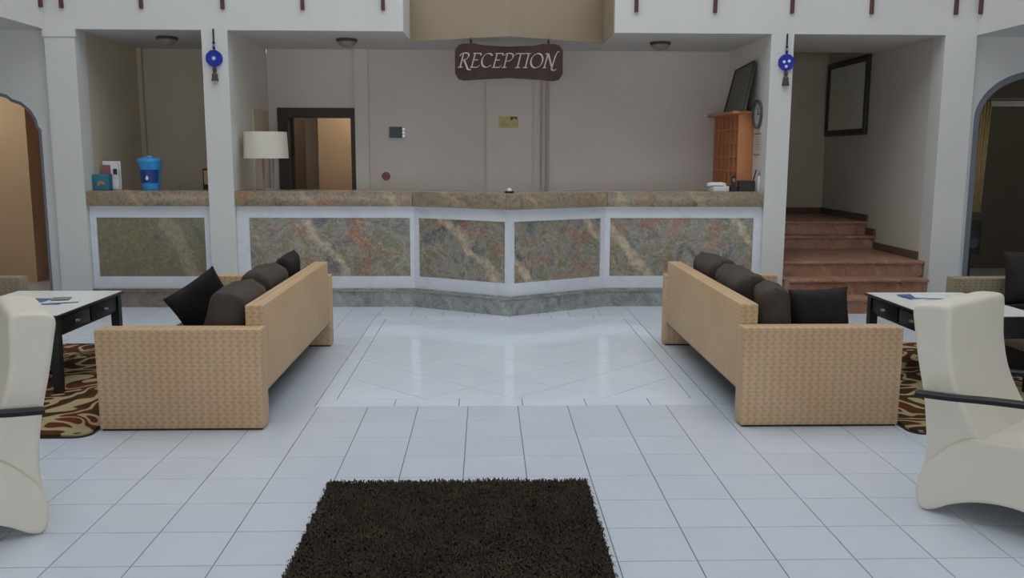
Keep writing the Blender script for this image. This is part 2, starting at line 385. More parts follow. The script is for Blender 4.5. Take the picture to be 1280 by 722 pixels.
# polished panel: diamond tiles cut to the border
def clip(poly, x0, x1, y0, y1):
    for ax, lim, sg in ((0, x0, 1), (0, x1, -1), (1, y0, 1), (1, y1, -1)):
        out = []
        for i in range(len(poly)):
            a, b = poly[i-1], poly[i]; da, db = sg*(a[ax]-lim), sg*(b[ax]-lim)
            if (da >= 0) != (db >= 0):
                t = da/(da-db); out.append((a[0]+(b[0]-a[0])*t, a[1]+(b[1]-a[1])*t))
            if db >= 0: out.append(b)
        poly = [p for i, p in enumerate(out) if (Vector(p)-Vector(out[i-1])).length > 1e-5]
        if len(poly) < 3: return []
    return poly
DG = (IX1-IX0)/4; DH = (IY1-IY0)/5
for a in range(0, 9):
    for b in range(0, 11):
        if (a+b) % 2 == 0: continue
        cx, cy = IX0+a*DG/2, IY0+b*DH/2
        p = clip([(cx-DG/2, cy), (cx, cy-DH/2), (cx+DG/2, cy), (cx, cy+DH/2)], IX0, IX1, IY0, IY1)
        if len(p) < 3: continue
        o = link(bpy.data.objects.new('diamond_tile', tile_mesh('diamond_tile', [(x-cx, y-cy) for x, y in p], 'ptile', .0045, .0026)), fl); o.location = (cx, cy, 0)
def border(x0, x1, y0, y1):
    cx, cy = (x0+x1)/2, (y0+y1)/2
    o = link(bpy.data.objects.new('border_tile', tile_mesh('border_tile', [(x0-cx, y0-cy), (x1-cx, y0-cy), (x1-cx, y1-cy), (x0-cx, y1-cy)], 'ptile', .0045, .0026)), fl); o.location = (cx, cy, 0)
bx_ = [PX0, -.594, -.176, .237, .650, 1.070, PX1]
for i in range(6):
    border(bx_[i], bx_[i+1], PY0, IY0); border(bx_[i], bx_[i+1], IY1, PY1)
for k in range(7):
    y0 = IY0+(IY1-IY0)*k/7; y1 = IY0+(IY1-IY0)*(k+1)/7
    border(PX0, IX0, y0, y1); border(IX1, PX1, y0, y1)

# gallery slab over the reception, with the V notch in front
nl, nr, na = (-.83, 10.21), (1.315, 10.27), (.245, 9.68)
struct(prism('ceiling', [(-8.6, FY), (-.83, FY), nl, na, nr, (1.315, FY), (9.2, FY), (9.2, 11.0), (3.16, 11.0), (-8.6, 11.1)], ZB, FZ, 'white'), 'white gallery slab over the reception')
struct(box('ceiling_left', -8.6, -4.42, -4.5, FY, ZB, FZ, 'white'))
struct(box('ceiling_right', 5.07, 9.2, -4.5, FY, ZB, FZ, 'white'))
# upper hall: walls above the galleries, unseen roof, atrium skylight opening shaped for the light
struct(box('wall_upper_left', -8.6, -8.4, -4.5, 13.5, FZ, 7.2, 'white'))
struct(box('wall_upper_right', 9.0, 9.2, -4.5, 13.5, FZ, 7.2, 'white'))
struct(box('wall_upper_back', -8.6, 9.2, 12.8, 13.0, FZ+1.0, 7.2, 'white'))
struct(box('wall_front_blocker', -8.6, 9.2, -4.7, -4.5, 2.5, 7.2, 'white'), 'unseen wall added to cut light from behind')  # out-of-view wall added to cut level sky light from behind
for a in ((-8.6, -4.4, -4.5, 13.5), (5.06, 9.2, -4.5, 13.5), (-4.4, 5.06, 9.6, 13.5), (-4.4, 5.06, -4.5, 2.6)):
    struct(box('ceiling_roof', *a, 7.2, 7.35, 'white'))
# beige cladding on the notch
def wall_strip(name, a, b, z0, z1, th, mat):
    a, b = Vector(a), Vector(b); d = (b-a).normalized(); n = Vector((d.y, -d.x))*th
    return prism(name, [a, b, b+n, a+n], z0, z1, mat)
struct(prism('trim_1', [nl, na, nr, (nr[0], nr[1]-.024), (na[0], na[1]-.023), (nl[0], nl[1]-.024)], ZB-.004, FZ+.15, 'beige'), 'beige pointed cladding in the notch of the gallery edge')
struct(wall_strip('trim_3', nr, (1.315, FY), ZB, FZ+.15, .012, 'beige'))

# corner piers, pillars, partitions
struct(box('wall_pier_left', -4.42, -4.12, FY, 9.62, 0, ZB, 'white'))
struct(box('trim_4', -4.435, -4.105, FY-.012, FY+.03, ZB-.075, ZB, 'white'), 'moulded cap on the left pier')
struct(box('wall_pier_right', 4.74, 5.07, FY, 9.62, 0, ZB, 'white'))
struct(box('wall_pillar_left', -2.86, -2.60, FY, 9.64, 0, ZB, 'white'), 'slim white pillar beside the water jug counter')
struct(box('wall_pillar_right', 2.93, 3.165, FY, 9.64, 0, ZB, 'white'), 'slim white pillar between counter and stairs')
struct(box('wall_partition_left', -2.84, -2.603, 9.64, 11.0, 0, ZB, 'recess'))
struct(box('wall_partition_right', 2.945, 3.15, 9.64, 12.55, 0, 4.2, 'recess'))
struct(box('wall_bay_left', -4.38, -4.12, 9.62, 11.05, 0, ZB, 'brownwall'))
struct(box('wall_bay_back', -4.38, -2.84, 11.05, 11.2, 0, ZB, 'brownwall'))
struct(box('trim_5', -4.12, -4.07, 10.98, 11.05, 0, ZB, 'brownwall'))
# back wall of the reception with the doorway
DX0, DX1, DZ = -2.40, -1.60, 2.06
struct(prism('wall_back', [(-2.6, 0), (DX0, 0), (DX0, DZ), (DX1, DZ), (DX1, 0), (3.0, 0), (3.0, ZB), (-2.6, ZB)], 11.0, 11.15, 'mauve', None, 'y'))
struct(box('trim_6', -1.565, -1.405, 10.95, 11.0, 0, ZB, 'recess'), 'flat pilaster beside the doorway')
struct(box('trim_7', .01, .56, 10.93, 11.0, 0, ZB, 'mauve'), 'flat wide pilaster on back wall')
# stair bay
struct(box('wall_right', 4.745, 5.05, 9.62, 12.7, 0, 4.2, 'stairwall'), 'wall beside the stairs')
struct(box('wall_stair_back', 3.15, 4.745, 12.55, 12.7, 0, 4.2, 'brownwall'))
struct(box('ceiling_stair_lid', 2.9, 5.1, 11.0, 12.75, 4.2, 4.3, 'soffit'))  # unseen lid added to keep the stairwell dark
struct(box('wall_stair_upper', 3.15, 4.745, 10.9, 11.0, FZ, 4.2, 'brownwall'))

# arch walls either side
def arch_wall(name, xa, xb, jx0, jx1, curve, y0, y1):
    """curve: points (x,z) from one jamb spring over the top to the other"""
    pts = [(xa, 0), (jx0, 0)] + curve + [(jx1, 0), (xb, 0), (xb, ZB), (xa, ZB)]
    return struct(prism(name, pts, y0, y1, 'white', None, 'y'))
half = [(0, 1.84), (-.03, 1.873), (-.04, 1.94), (-.09, 2.035), (-.185, 2.118), (-.275, 2.148), (-.32, 2.188), (-.385, 2.205), (-.52, 2.25), (-.68, 2.36)]
JX = -4.562
rc = [(JX+a, z) for a, z in half]; lc = [(JX-1.36-a, z) for a, z in half[::-1]][1:]
arch_wall('wall_arch_left', -8.6, -4.42, JX-1.36, JX, (rc+lc)[::-1], 9.47, 9.66)
def arch_lining(name, curve, jx0, jx1, th, y0, y1, mat):
    """lining strip inside an arch: outer curve and the same curve set in by th"""
    outer = [(jx0, 0)]+curve+[(jx1, 0)]
    cx = (jx0+jx1)/2; inner = []
    for i, p in enumerate(outer):
        a = Vector(outer[max(0, i-1)]); b = Vector(outer[min(len(outer)-1, i+1)]); d = (b-a).normalized(); n = Vector((d.y, -d.x))
        q = Vector(p)+n*th; inner.append((q.x, max(0, q.y)))
    return struct(prism(name, outer+inner[::-1], y0, y1, mat, None, 'y'))
arch_lining('trim_8', (rc+lc)[::-1], JX-1.36, JX, .035, 9.485, 9.65, 'lining')
RJ, RW = 5.157, .66
rcv = [(RJ+RW-RW*math.cos(math.pi*k/24), 1.98+.51*math.sin(math.pi*k/24)) for k in range(25)]
arch_wall('wall_arch_right', 5.07, 9.2, RJ, RJ+2*RW, rcv, 9.47, 9.66)
arch_lining('trim_9', rcv, RJ, RJ+2*RW, .07, 9.49, 9.65, 'lining')
# rooms behind the arches and behind the doorway
struct(box('wall_tan_block', -8.4, -5.63, 11.3, 13.5, 0, ZB, 'tan'), 'tan wall seen through the left arch')
struct(box('wall_left_room_back', -5.63, -4.38, 13.3, 13.5, 0, ZB, 'tanbrown'))
struct(box('wall_left_room_side', -4.56, -4.38, 9.66, 13.3, 0, ZB, 'tanbrown'))
struct(box('ceiling_left_room', -8.6, -4.3, 11.1, 13.5, ZB, ZB+.1, 'soffit'))
struct(box('wall_left_room_end', -8.6, -8.4, -4.5, 13.5, 0, ZB, 'white'))  # unseen outer wall added to bound the light
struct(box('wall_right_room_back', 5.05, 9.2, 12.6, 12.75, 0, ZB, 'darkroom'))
struct(box('wall_right_room_end', 9.0, 9.2, -4.5, 12.6, 0, ZB, 'white'))  # outer wall out of view, put in to bound the light
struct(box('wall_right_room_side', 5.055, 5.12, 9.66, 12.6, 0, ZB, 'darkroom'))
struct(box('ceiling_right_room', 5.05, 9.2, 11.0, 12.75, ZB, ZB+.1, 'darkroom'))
struct(box('wall_door_room_back', -3.4, -.6, 12.7, 12.8, 0, 2.7, 'brownwall'))
struct(box('wall_door_room_tan', -2.24, -.6, 12.2, 12.7, 0, 2.7, 'tan'))
struct(box('wall_door_room_left', -3.4, -3.3, 11.2, 12.7, 0, 2.7, 'brownwall'))
struct(box('wall_door_room_right', -.7, -.6, 11.15, 12.2, 0, 2.7, 'tan'))
struct(box('ceiling_door_room', -3.4, -.6, 11.15, 12.8, 2.7, 2.8, 'soffit'))
def point(name, loc, e, col, r=.15):
    l = bpy.data.lights.new(name, 'POINT'); l.energy = e; l.color = col; l.shadow_soft_size = r
    o = link(bpy.data.objects.new(name, l)); o.location = loc; return o
point('office_room_fill', (-1.5, 11.6, 2.5), 5.5, (1, .94, .88))  # added fill for the doorway room, no lamp visible
point('side_room_fill', (-6.3, 10.3, 2.5), 8, (1, .94, .88))  # added fill behind the tan arch, source unseen
point('dark_room_fill', (7.2, 10.0, 2.4), 5, (1, .92, .8))  # dim fill added behind the dark arch, source unseen

# doorway: frame, open leaf
d1 = struct(box('door_1', DX0-.09, DX1+.05, 10.965, 11.0, DZ, DZ+.085, 'dark_wood'), 'dark wooden doorway in back wall')
box('frame', DX0-.09, DX0+.03, 10.965, 11.13, 0, DZ, 'dark_wood', d1)
box('frame', DX1-.02, DX1+.03, 10.965, 11.13, 0, DZ, 'dark_wood', d1)
box('frame', DX0+.03, DX1-.02, 10.975, 11.13, DZ-.03, DZ, 'dark_wood', d1)
lf = prism('door_leaf', [(DX0+.03, 11.13), (DX0+.07, 11.13), (DX0+.05, 11.9), (DX0+.01, 11.9)], .01, DZ-.03, 'dark_wood', d1)
# light panel on the left partition
struct(box('door_2', -2.603, -2.588, 10.24, 10.93, 0, 2.1, 'doorbeige'), 'beige flush door in the side of the reception')

# ================================================================== COUNTERS
PATH = [Vector(p) for p in ((-2.60, 9.43), (-.752, 9.43), (.237, 8.85), (1.262, 9.43), (2.93, 9.43))]
def path_pt(P, i, o):
    """mitred offset of path vertex i, outward (towards -y) by o"""
    def nrm(k): d = (P[k+1]-P[k]).normalized(); return Vector((d.y, -d.x))
    if i == 0: return P[0]+nrm(0)*o
    if i == len(P)-1: return P[-1]+nrm(len(P)-2)*o
    a, b = nrm(i-1), nrm(i); m = a+b; m /= m.dot(a)
    return P[i]+m*o
def seg(name, P, i, o0, o1, z0, z1, mat, parent, s0=None, s1=None, bev=0):
    """piece of segment i between distances s0 from its start and s1 from its end (None = mitred end)"""
    A, B = P[i], P[i+1]; d = (B-A).normalized(); n = Vector((d.y, -d.x))
    q = [(path_pt(P, i, o) if s0 is None else A+d*s0+n*o) for o in (o0, o1)]
    r = [(path_pt(P, i+1, o) if s1 is None else B-d*s1+n*o) for o in (o0, o1)]
    return prism(name, [q[0], r[0], r[1], q[1]], z0, z1, mat, parent, 'z', bev)
def counter(th, P, ends, marb, plinth, stile_in):
    n = len(P)-1
    for i in range(n):
        e0, e1 = ends[i]
        seg('countertop', P, i, -.46, .05, 1.062, 1.218, 'slab', th, None if i else 0.0, None if i < n-1 else 0.0, .008)
        seg('body', P, i, -.12, -.03, .0, 1.06, 'frame_marble', th)
        seg('rail', P, i, -.03, .0, .94, 1.061, 'frame_marble', th)
        seg('rail', P, i, -.03, .0, .197, .322, 'frame_marble', th)
        seg('stile', P, i, -.03, .0, .322, .94, 'frame_marble', th, None, ((P[i+1]-P[i]).length-e0))
        seg('stile', P, i, -.03, .0, .322, .94, 'frame_marble', th, ((P[i+1]-P[i]).length-e1), None)
        seg('marble_panel', P, i, -.03, -.012, .322, .94, marb, th, e0+.001, e1+.001)
        seg('plinth', P, i, -.1, .035, .0, .165, plinth, th)
        seg('plinth_moulding', P, i, -.1, .048, .165, .178, plinth, th)
        seg('plinth_moulding', P, i, -.1, .03, .178, .197, plinth, th)
rc_ = thing('reception_counter', 'long reception counter with pointed front and multicoloured marble panels framed in white', 'counter', (0, 0, 0))
counter(rc_, PATH, [(.128, .045), (.055, .055), (.055, .055), (.055, .085)], 'marble', 'plinth', 0)
sc_ = thing('side_counter', 'short counter with single olive marble panel under the water jug', 'counter', (0, 0, 0))
counter(sc_, [Vector((-4.115, 9.43)), Vector((-2.865, 9.43))], [(.065, .07)], 'marble_green', 'redplinth', 0)

# ================================================================== STAIRS
st = thing('staircase', 'red marble staircase rising between white walls', 'staircase', (0, 0, 0))
ny = [8.90, 9.18, 9.46, 10.74, 10.98, 12.55]; RZ = .158
for k in range(5):
    z = RZ*(k+1); x1 = 4.66 if k < 2 else 4.735
    x0 = 3.17 if k >= 1 else 3.10
    if k == 1: x0 = 3.17
    yb = 9.36 if k < 2 else ny[k+1]+.02
    box('riser', x0, x1-.01, ny[k]+.02, ny[k]+.045, z-RZ, z-.03, 'stair', st)
    box('tread', x0, x1, ny[k]-.005, (ny[k+1]+.045 if k < 4 else 12.54), z-.03, z, 'stair', st, .006)
    box('core', x0+.005, x1-.015, ny[k]+.045, (ny[k+1]+.045 if k < 4 else 12.54), 0, z-.03, 'stair', st)
box('skirting', 4.72, 4.744, 9.63, 10.74, RZ*3, RZ*3+.085, 'skirting', st)
box('skirting', 4.72, 4.744, 10.74, 10.98, RZ*4, RZ*4+.085, 'skirting', st)
box('skirting', 4.72, 4.744, 10.98, 12.53, RZ*5, RZ*5+.085, 'skirting', st)
box('skirting', 3.16, 4.72, 12.52, 12.545, RZ*5, RZ*5+.085, 'skirting', st)

# ================================================================== GALLERY RAILING
def railing(label, posts, rail):
    t = thing('gallery_railing', label, 'railing', (0, 0, 3.0))
    for (x, y) in posts:
        box('post', x-.018, x+.018, y-.034, y, .03, 1.05, 'redwood', t, .004)
    for i in range(len(rail)-1):
        tube('handrail', [(*rail[i], 1.07), (*rail[i+1], 1.07)], .03, 'redwood', t)
    return t
railing('dark red posts of the gallery railing above the water jug bay', [(-4.22, FY), (-3.435, FY), (-2.63, FY), (-1.835, FY), (-1.03, FY)], [(-4.3, FY-.02), (-.85, FY-.02)])
railing('dark red posts of the gallery railing above the stairs', [(1.53, FY), (2.335, FY), (3.125, FY), (3.945, FY), (4.82, FY)], [(1.33, FY-.02), (4.95, FY-.02)])
def side_railing(label, x, sg, ys):
    t = thing('gallery_railing', label, 'railing', (0, 0, 3.0))
    for y in ys:
        box('post', x, x+sg*.034, y-.018, y+.018, .03, 1.05, 'redwood', t, .004)
    tube('handrail', [(x+sg*.017, ys[0], 1.07), (x+sg*.017, ys[-1], 1.07)], .03, 'redwood', t)
side_railing('single dark red gallery post round the corner from the water jug bay', -4.42, 1, [9.31, 8.51])
side_railing('single dark red gallery post round the corner from the stairs', 5.07, -1, [9.31, 8.51])

# ================================================================== SOFAS
def sofa(label, xo, sg, y0, mat='wicker', L=2.44, D=.95):
    """xo: outer plane of the back, sg: direction from back to seat front (+1 / -1)"""
    t = thing('rattan_sofa', label, 'sofa', (xo+sg*D/2, y0+L/2, 0))
    ox, oy = t.location.x, t.location.y
    def b(name, a0, a1, ya, yb, z0, z1, m, bev=.006, par=None):
        return box(name, xo+sg*a0-ox, xo+sg*a1-ox, ya-oy, yb-oy, z0, z1, m, t, bev)
    A = .135
    b('arm', 0, D, y0, y0+A, .012, .60, mat); b('arm', 0, D, y0+L-A, y0+L, .012, .60, mat)
    for yy in (y0+.01, y0+L-A+.01):
        b('foot_shadow_strip', .012, D-.012, yy, yy+A-.02, 0, .012, 'black', 0)  # black inset feet that paint in the shadow line under each arm
    b('backrest', .012, .12, y0+A-.002, y0+L-A+.002, .20, .72, mat)
    b('seat_base', .12, D-.015, y0+A-.002, y0+L-A+.002, .20, .33, mat)
    b('shade_skirt', D-.06, D-.04, y0+A-.002, y0+L-A+.002, .012, .195, 'black', 0)  # black panel added to deepen the shade under the sofa
    b('underside', .015, D-.02, y0+A-.002, y0+L-A+.002, .193, .20, 'black', 0)  # black sheet added so the gap below the seat looks shaded
    w_ = (L-2*A)/3
    for k in range(3):
        b('seat_cushion', .125, D-.01, y0+A+w_*k+.004, y0+A+w_*(k+1)-.004, .331, .385, 'brown_fabric', .025)
    return t
sofa('woven rattan sofa with its back to the polished floor, on the water jug side', -1.30, -1, 5.105)
sofa('woven rattan sofa with its back to the polished floor, in front of the stairs', 1.515, 1, 5.11)
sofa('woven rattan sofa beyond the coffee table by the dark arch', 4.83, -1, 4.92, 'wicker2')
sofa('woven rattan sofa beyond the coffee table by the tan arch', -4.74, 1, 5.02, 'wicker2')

def cushion_mesh(name, wx, hz, th, n=16, seed=0, pinch=.06, e=4):
    """pillow standing in its local xz plane, thickness along y"""
    rnd = random.Random(seed); ph = [rnd.uniform(0, 6.28) for _ in range(6)]
    V, F = [], []
    def pt(i, j, s):
        u, v = -1+2*i/n, -1+2*j/n
        x = u*wx/2*(1-pinch*(1-v*v)*0+0)*(1-pinch*(1-abs(u))*0); z = v*hz/2
        x *= 1-pinch*(1-v*v)*abs(u)**3; z *= 1-pinch*(1-u*u)*abs(v)**3
        k = ((1-abs(u)**e)*(1-abs(v)**e))**.5
        y = s*th/2*k*(1+.07*math.sin(3*u+ph[0])*math.sin(2.6*v+ph[1])+.03*math.sin(9*u+5*v+ph[2]))
        return (x, y, z)
    for s in (1, -1):
        b = len(V)
        for i in range(n+1):
            for j in range(n+1): V.append(pt(i, j, s))
        for i in range(n):
            for j in range(n):
                a = b+i*(n+1)+j; q = [a, a+1, a+n+2, a+n+1]; F.append(q if s > 0 else q[::-1])
    me = bpy.data.meshes.new(name); me.from_pydata(V, [], F)
    bm = bmesh.new(); bm.from_mesh(me); bmesh.ops.remove_doubles(bm, verts=bm.verts, dist=.0008); bmesh.ops.recalc_face_normals(bm, faces=bm.faces); bm.to_mesh(me); bm.free()
    for p in me.polygons: p.use_smooth = True
    return me
def cushion(label, loc, ex, ez, wx, hz, th, mat, seed, group=None):
    """ex: direction of its width, ez: its upward direction"""
    ex = Vector(ex).normalized(); ez = Vector(ez); ez = (ez-ez.dot(ex)*ex).normalized(); ey = ez.cross(ex)
    me = cushion_mesh('cushion', wx, hz, th, seed=seed, e=7 if mat == 'brown_fabric' else 4, pinch=.03 if mat == 'brown_fabric' else .06); me.materials.append(M[mat])
    o = link(bpy.data.objects.new('cushion', me))
    o.matrix_world = Matrix(((ex.x, ey.x, ez.x, loc[0]), (ex.y, ey.y, ez.y, loc[1]), (ex.z, ey.z, ez.z, loc[2]), (0, 0, 0, 1)))
    return tag(o, label, 'cushion', group)
# sofa by the tan arch side
cushion('brown cushion with a thin black cushion tilted against it', (-1.575, 5.60, .592), (0, 1, .0), (.22, 0, 1), .64, .40, .25, 'brown_fabric', 1)
cushion('brown cushion between another brown cushion and a black one peeking over the sofa back', (-1.575, 6.27, .612), (0, 1, 0), (.2, 0, 1), .62, .42, .24, 'brown_fabric', 2)
cushion('black cushion peeking over the sofa back, closest to the marble counter', (-1.555, 6.93, .625), (0, 1, .05), (.16, 0, 1), .44, .44, .17, 'black_fabric', 3)
cushion('thin black cushion tilted with one corner up against a brown cushion', (-1.835, 5.78, .64), (.75, .39, .53), (-.30, -.52, .8), .37, .38, .085, 'black_fabric', 4)
# sofa in front of the stairs
cushion('brown cushion closest to the marble counter on the sofa in front of the stairs', (1.80, 6.86, .615), (0, 1, 0), (-.2, 0, 1), .66, .44, .23, 'brown_fabric', 5)
cushion('brown cushion in the middle of the sofa in front of the stairs', (1.795, 6.12, .61), (0, 1, .02), (-.22, 0, 1), .66, .43, .23, 'brown_fabric', 6)
cushion('brown cushion standing upright beside a slumped black cushion', (1.81, 5.53, .60), (.16, 1, 0), (-.08, 0, 1), .42, .41, .19, 'brown_fabric', 7)
cushion('black cushion slumped on the seat beside a brown cushion', (2.155, 5.64, .587), (1, .12, .03), (-.03, .14, 1), .41, .34, .15, 'black_fabric', 8)
cushion('black cushion leaning on the sofa by the dark arch', (4.43, 7.02, .63), (.85, -.35, .05), (.2, .12, 1), .46, .44, .17, 'black_fabric', 9)

# ================================================================== RUGS
def rounded(x0, x1, y0, y1, r, n=6):
    out = []
    for cx, cy, a0 in ((x1-r, y0+r, -90), (x1-r, y1-r, 0), (x0+r, y1-r, 90), (x0+r, y0+r, 180)):
        out += [(cx+r*math.cos(R(a0+90*k/n)), cy+r*math.sin(R(a0+90*k/n))) for k in range(n+1)]
    return out
def swirl(label, x0, x1, y0, y1):
    t = thing('area_rug', label, 'rug', ((x0+x1)/2, (y0+y1)/2, 0)); ox, oy = t.location.x, t.location.y
    P = [(x-ox, y-oy) for x, y in rounded(x0, x1, y0, y1, .09)]; Q = [(x-ox, y-oy) for x, y in rounded(x0+.012, x1-.012, y0+.012, y1-.012, .08)]
    prism('backing', P, 0.0005, .008, 'black', t); prism('pile', Q, .008, .018, 'rugswirl', t)
swirl('brown rug with cream swirls under the coffee table by the tan arch', -3.76, -2.262, 4.97, 7.50)
swirl('brown rug with cream swirls under the coffee table by the dark arch', 2.474, 3.86, 4.94, 7.45)
# shaggy mat in front
sx0, sx1, sy0, sy1 = -.765, .492, 2.45, 4.20
sm = thing('shaggy_mat', 'dark brown shaggy mat lying on the grey tiles', 'rug', ((sx0+sx1)/2, (sy0+sy1)/2, 0))
hx, hy = (sx1-sx0)/2, (sy1-sy0)/2
prism('backing', rounded(-hx, hx, -hy, hy, .02), .0005, .014, 'shag', sm)
V, F = [], []; rnd = random.Random(3)
for k in range(42000):
    x, y = rnd.uniform(-hx, hx), rnd.uniform(-hy, hy)
    a = rnd.uniform(0, 6.283); ln = rnd.uniform(.012, .026); h = rnd.uniform(.022, .036); wd = rnd.uniform(.002, .0042)
    dx, dy = math.cos(a), math.sin(a); b = len(V)
    V += [(x-dy*wd, y+dx*wd, .010), (x+dy*wd, y-dx*wd, .010), (x+dx*ln*.5+dy*wd, y+dy*ln*.5-dx*wd, h), (x+dx*ln*.5-dy*wd, y+dy*ln*.5+dx*wd, h), (x+dx*ln*1.1, y+dy*ln*1.1, h*.82)]
    F += [[b, b+1, b+2, b+3], [b+3, b+2, b+4]]
me = bpy.data.meshes.new('pile'); me.from_pydata(V, [], F); me.materials.append(M['shag'])
o = link(bpy.data.objects.new('pile', me), sm); o['kind'] = 'stuff'

# ================================================================== COFFEE TABLES
def coffee_table(label, x0, x1, y0, y1, face):
    """face: +1 drawers on the high-x side, -1 on the low-x side"""
    t = thing('coffee_table', label, 'table', ((x0+x1)/2, (y0+y1)/2, 0.018)); hx, hy = (x1-x0)/2, (y1-y0)/2; Z = .532
    box('table_top', -hx, hx, -hy, hy, Z-.022, Z-.004, 'black_wood', t, .005)
    box('top_inlay', -hx+.012, hx-.012, -hy+.012, hy-.012, Z-.004, Z, 'tabletop', t)
    lw = .06; ins = .02
    for sx in (-1, 1):
        for sy in (-1, 1):
            cx, cy = sx*(hx-ins-lw/2), sy*(hy-ins-lw/2); V = []
            for z, k in ((0, .42), (.30, .5), (Z-.022, .5)):
                V += [(cx+a*lw*k, cy+c*lw*k, z) for a, c in ((-1, -1), (1, -1), (1, 1), (-1, 1))]
            F = [[0, 1, 2, 3], [8, 9, 10, 11]]+[[l*4+i, l*4+(i+1) % 4, l*4+4+(i+1) % 4, l*4+4+i] for l in (0, 1) for i in range(4)]
            mesh('leg', V, F, 'black_wood', t)
    za = .375
    e = ins+.012
    box('apron', -face*(hx-e), -face*(hx-e-.02), -hy+ins+lw, hy-ins-lw, za, Z-.022, 'black_wood', t)
    box('apron', -hx+ins+lw, hx-ins-lw, -hy+e, -hy+e+.02, za, Z-.022, 'black_wood', t)
    box('apron', -hx+ins+lw, hx-ins-lw, hy-e-.02, hy-e, za, Z-.022, 'black_wood', t)
    box('apron', face*(hx-e-.01), face*(hx-e-.03), -hy+ins+lw, hy-ins-lw, za, Z-.022, 'black_wood', t)
    for k in (-1, 1):
        w_ = hy-ins-lw
        dr = box('drawer', face*(hx-e-.01), face*(hx-e+.004), min(0, k*w_)+.012, max(0, k*w_)-.012, za+.018, Z-.035, 'black_wood', t, .003)
        hd = lathe('handle', [(.004, 0), (.012, .003), (.014, .012), (.008, .02)], 'silver', dr, (0, 0, 0), 14)
        hd.matrix_local = Matrix.Translation((face*(hx-e+.004), k*w_/2, (za+Z-.02)/2)) @ Matrix.Rotation(R(90)*face, 4, 'Y') @ Matrix.Diagonal((1, 3.2, 1, 1))
    return t
coffee_table('black coffee table with white top and an open magazine, by the tan arch', -3.62, -2.805, 5.86, 6.95, 1)
coffee_table('black coffee table with white top and white papers, by the dark arch', 2.945, 3.72, 5.74, 6.80, -1)
def magazine(label, loc, rz, mats):
    t = thing('magazine', label, 'magazine', loc, rz)
    for k, (dx, dy, a, w_, h, m) in enumerate(mats):
        o = box('sheet', -w_/2, w_/2, -h/2, h/2, 0, .006, m, t, .0015, 1)
        o.location = (dx, dy, k*.0062); o.rotation_euler = (0, 0, R(a))
magazine('blue and white magazines spread on the coffee table by the tan arch', (-3.16, 6.38, .5505), R(8), [(0, 0, 0, .30, .22, 'bluepaper'), (.10, .02, 12, .28, .2, 'paper'), (-.06, .015, -9, .2, .14, 'bluepaper'), (.12, .03, 4, .12, .1, 'greystone')])
magazine('white papers lying on the coffee table by the dark arch', (3.30, 6.50, .5505), R(-6), [(0, 0, 0, .30, .21, 'paper'), (-.05, .03, 14, .26, .19, 'bluepaper'), (.03, .01, -8, .28, .2, 'paper')])

# ================================================================== LOUNGE CHAIRS
def loft(name, prof, y0, y1, r, mat, parent, k=5):
    """closed side profile (x,z) swept across the width, side edges rounded by r"""
    n = len(prof); P = [Vector(p) for p in prof]
    area = sum(P[i].x*P[(i+1) % n].y-P[(i+1) % n].x*P[i].y for i in range(n)); sg = 1 if area > 0 else -1
    N = []
    for i in range(n):
        d = (P[(i+1) % n]-P[i-1]).normalized(); N.append(Vector((-d.y, d.x))*sg)
    rings = [(y0+r*(1-math.cos(math.pi/2*q/k))*1.0, r*(1-math.sin(math.pi/2*q/k))) for q in range(k+1)]
    rings += [(y1-(a-y0), b) for a, b in rings[::-1]]
    V, F = [], []
    for (y, ins) in rings:
        V += [(P[i].x+N[i].x*ins, y, P[i].y+N[i].y*ins) for i in range(n)]
    for a in range(len(rings)-1):
        F += [[a*n+i, a*n+(i+1) % n, (a+1)*n+(i+1) % n, (a+1)*n+i] for i in range(n)]
    F += [list(range(n)), [(len(rings)-1)*n+i for i in range(n)]]
    return mesh(name, V, F, mat, parent, 55)
def lounge_chair(label, loc, rz, y0, y1):
    t = thing('lounge_chair', label, 'armchair', loc, rz)
    back = catmull([(-.015, .13), (-.012, .30), (-.035, .50), (-.075, .68), (-.105, .84), (-.114, .90), (-.10, .932), (-.05, .948), (.02, .952), (.052, .942), (.062, .91), (.064, .84), (.072, .74), (.098, .62), (.14, .52), (.20, .42), (.25, .35), (.2, .2), (.08, .13)], 5, True)
    loft('backrest', back, y0+.022, y1-.022, .024, 'cream', t)
    seat = catmull([(.0, .004), (-.028, .05), (-.032, .11), (-.012, .19), (.04, .262), (.11, .332), (.19, .378), (.28, .388), (.45, .40), (.60, .425), (.70, .43), (.765, .395), (.78, .30), (.765, .18), (.74, .08), (.715, .004), (.685, .004), (.62, .055), (.52, .10), (.38, .12), (.24, .102), (.13, .06), (.05, .012)], 5, True)
    loft('seat', seat, y0, y1, .018, 'cream', t)
    ym = (y0+y1)/2
    for ys, s in ((y0, -1), (y1, 1)):
        pts = catmull([(-.038, .546), (.1, .556), (.3, .578), (.5, .592), (.66, .586), (.70, .56)], 5)
        V = []
        for x, z in pts:
            for a, b in ((-.022, -.013), (.022, -.013), (.026, .006), (.018, .013), (-.018, .013), (-.026, .006)):
                V.append((x, ys+s*.03+a, z+b))
        n = 6; F = [[i*n+q, i*n+(q+1) % n, (i+1)*n+(q+1) % n, (i+1)*n+q] for i in range(len(pts)-1) for q in range(n)]
        F += [list(range(n)), [(len(pts)-1)*n+q for q in range(n)]]
        arm = mesh('armrest', V, F, 'black_wood', t, 50)
        box('arm_support', .60, .64, ys+s*.012-.012, ys+s*.012+.012, .40, .578, 'black_wood', t, .004)
        for fx in (.004, .70): box('glide', fx-.014, fx+.016, ys-s*.05-.015, ys-s*.05+.015, 0, .008, 'black', t)
    return t
lounge_chair('cream leatherette lounge chair with black armrest beside the rug by the dark arch', (1.99, 3.853, 0), -R(51.5), 0.0, .635)
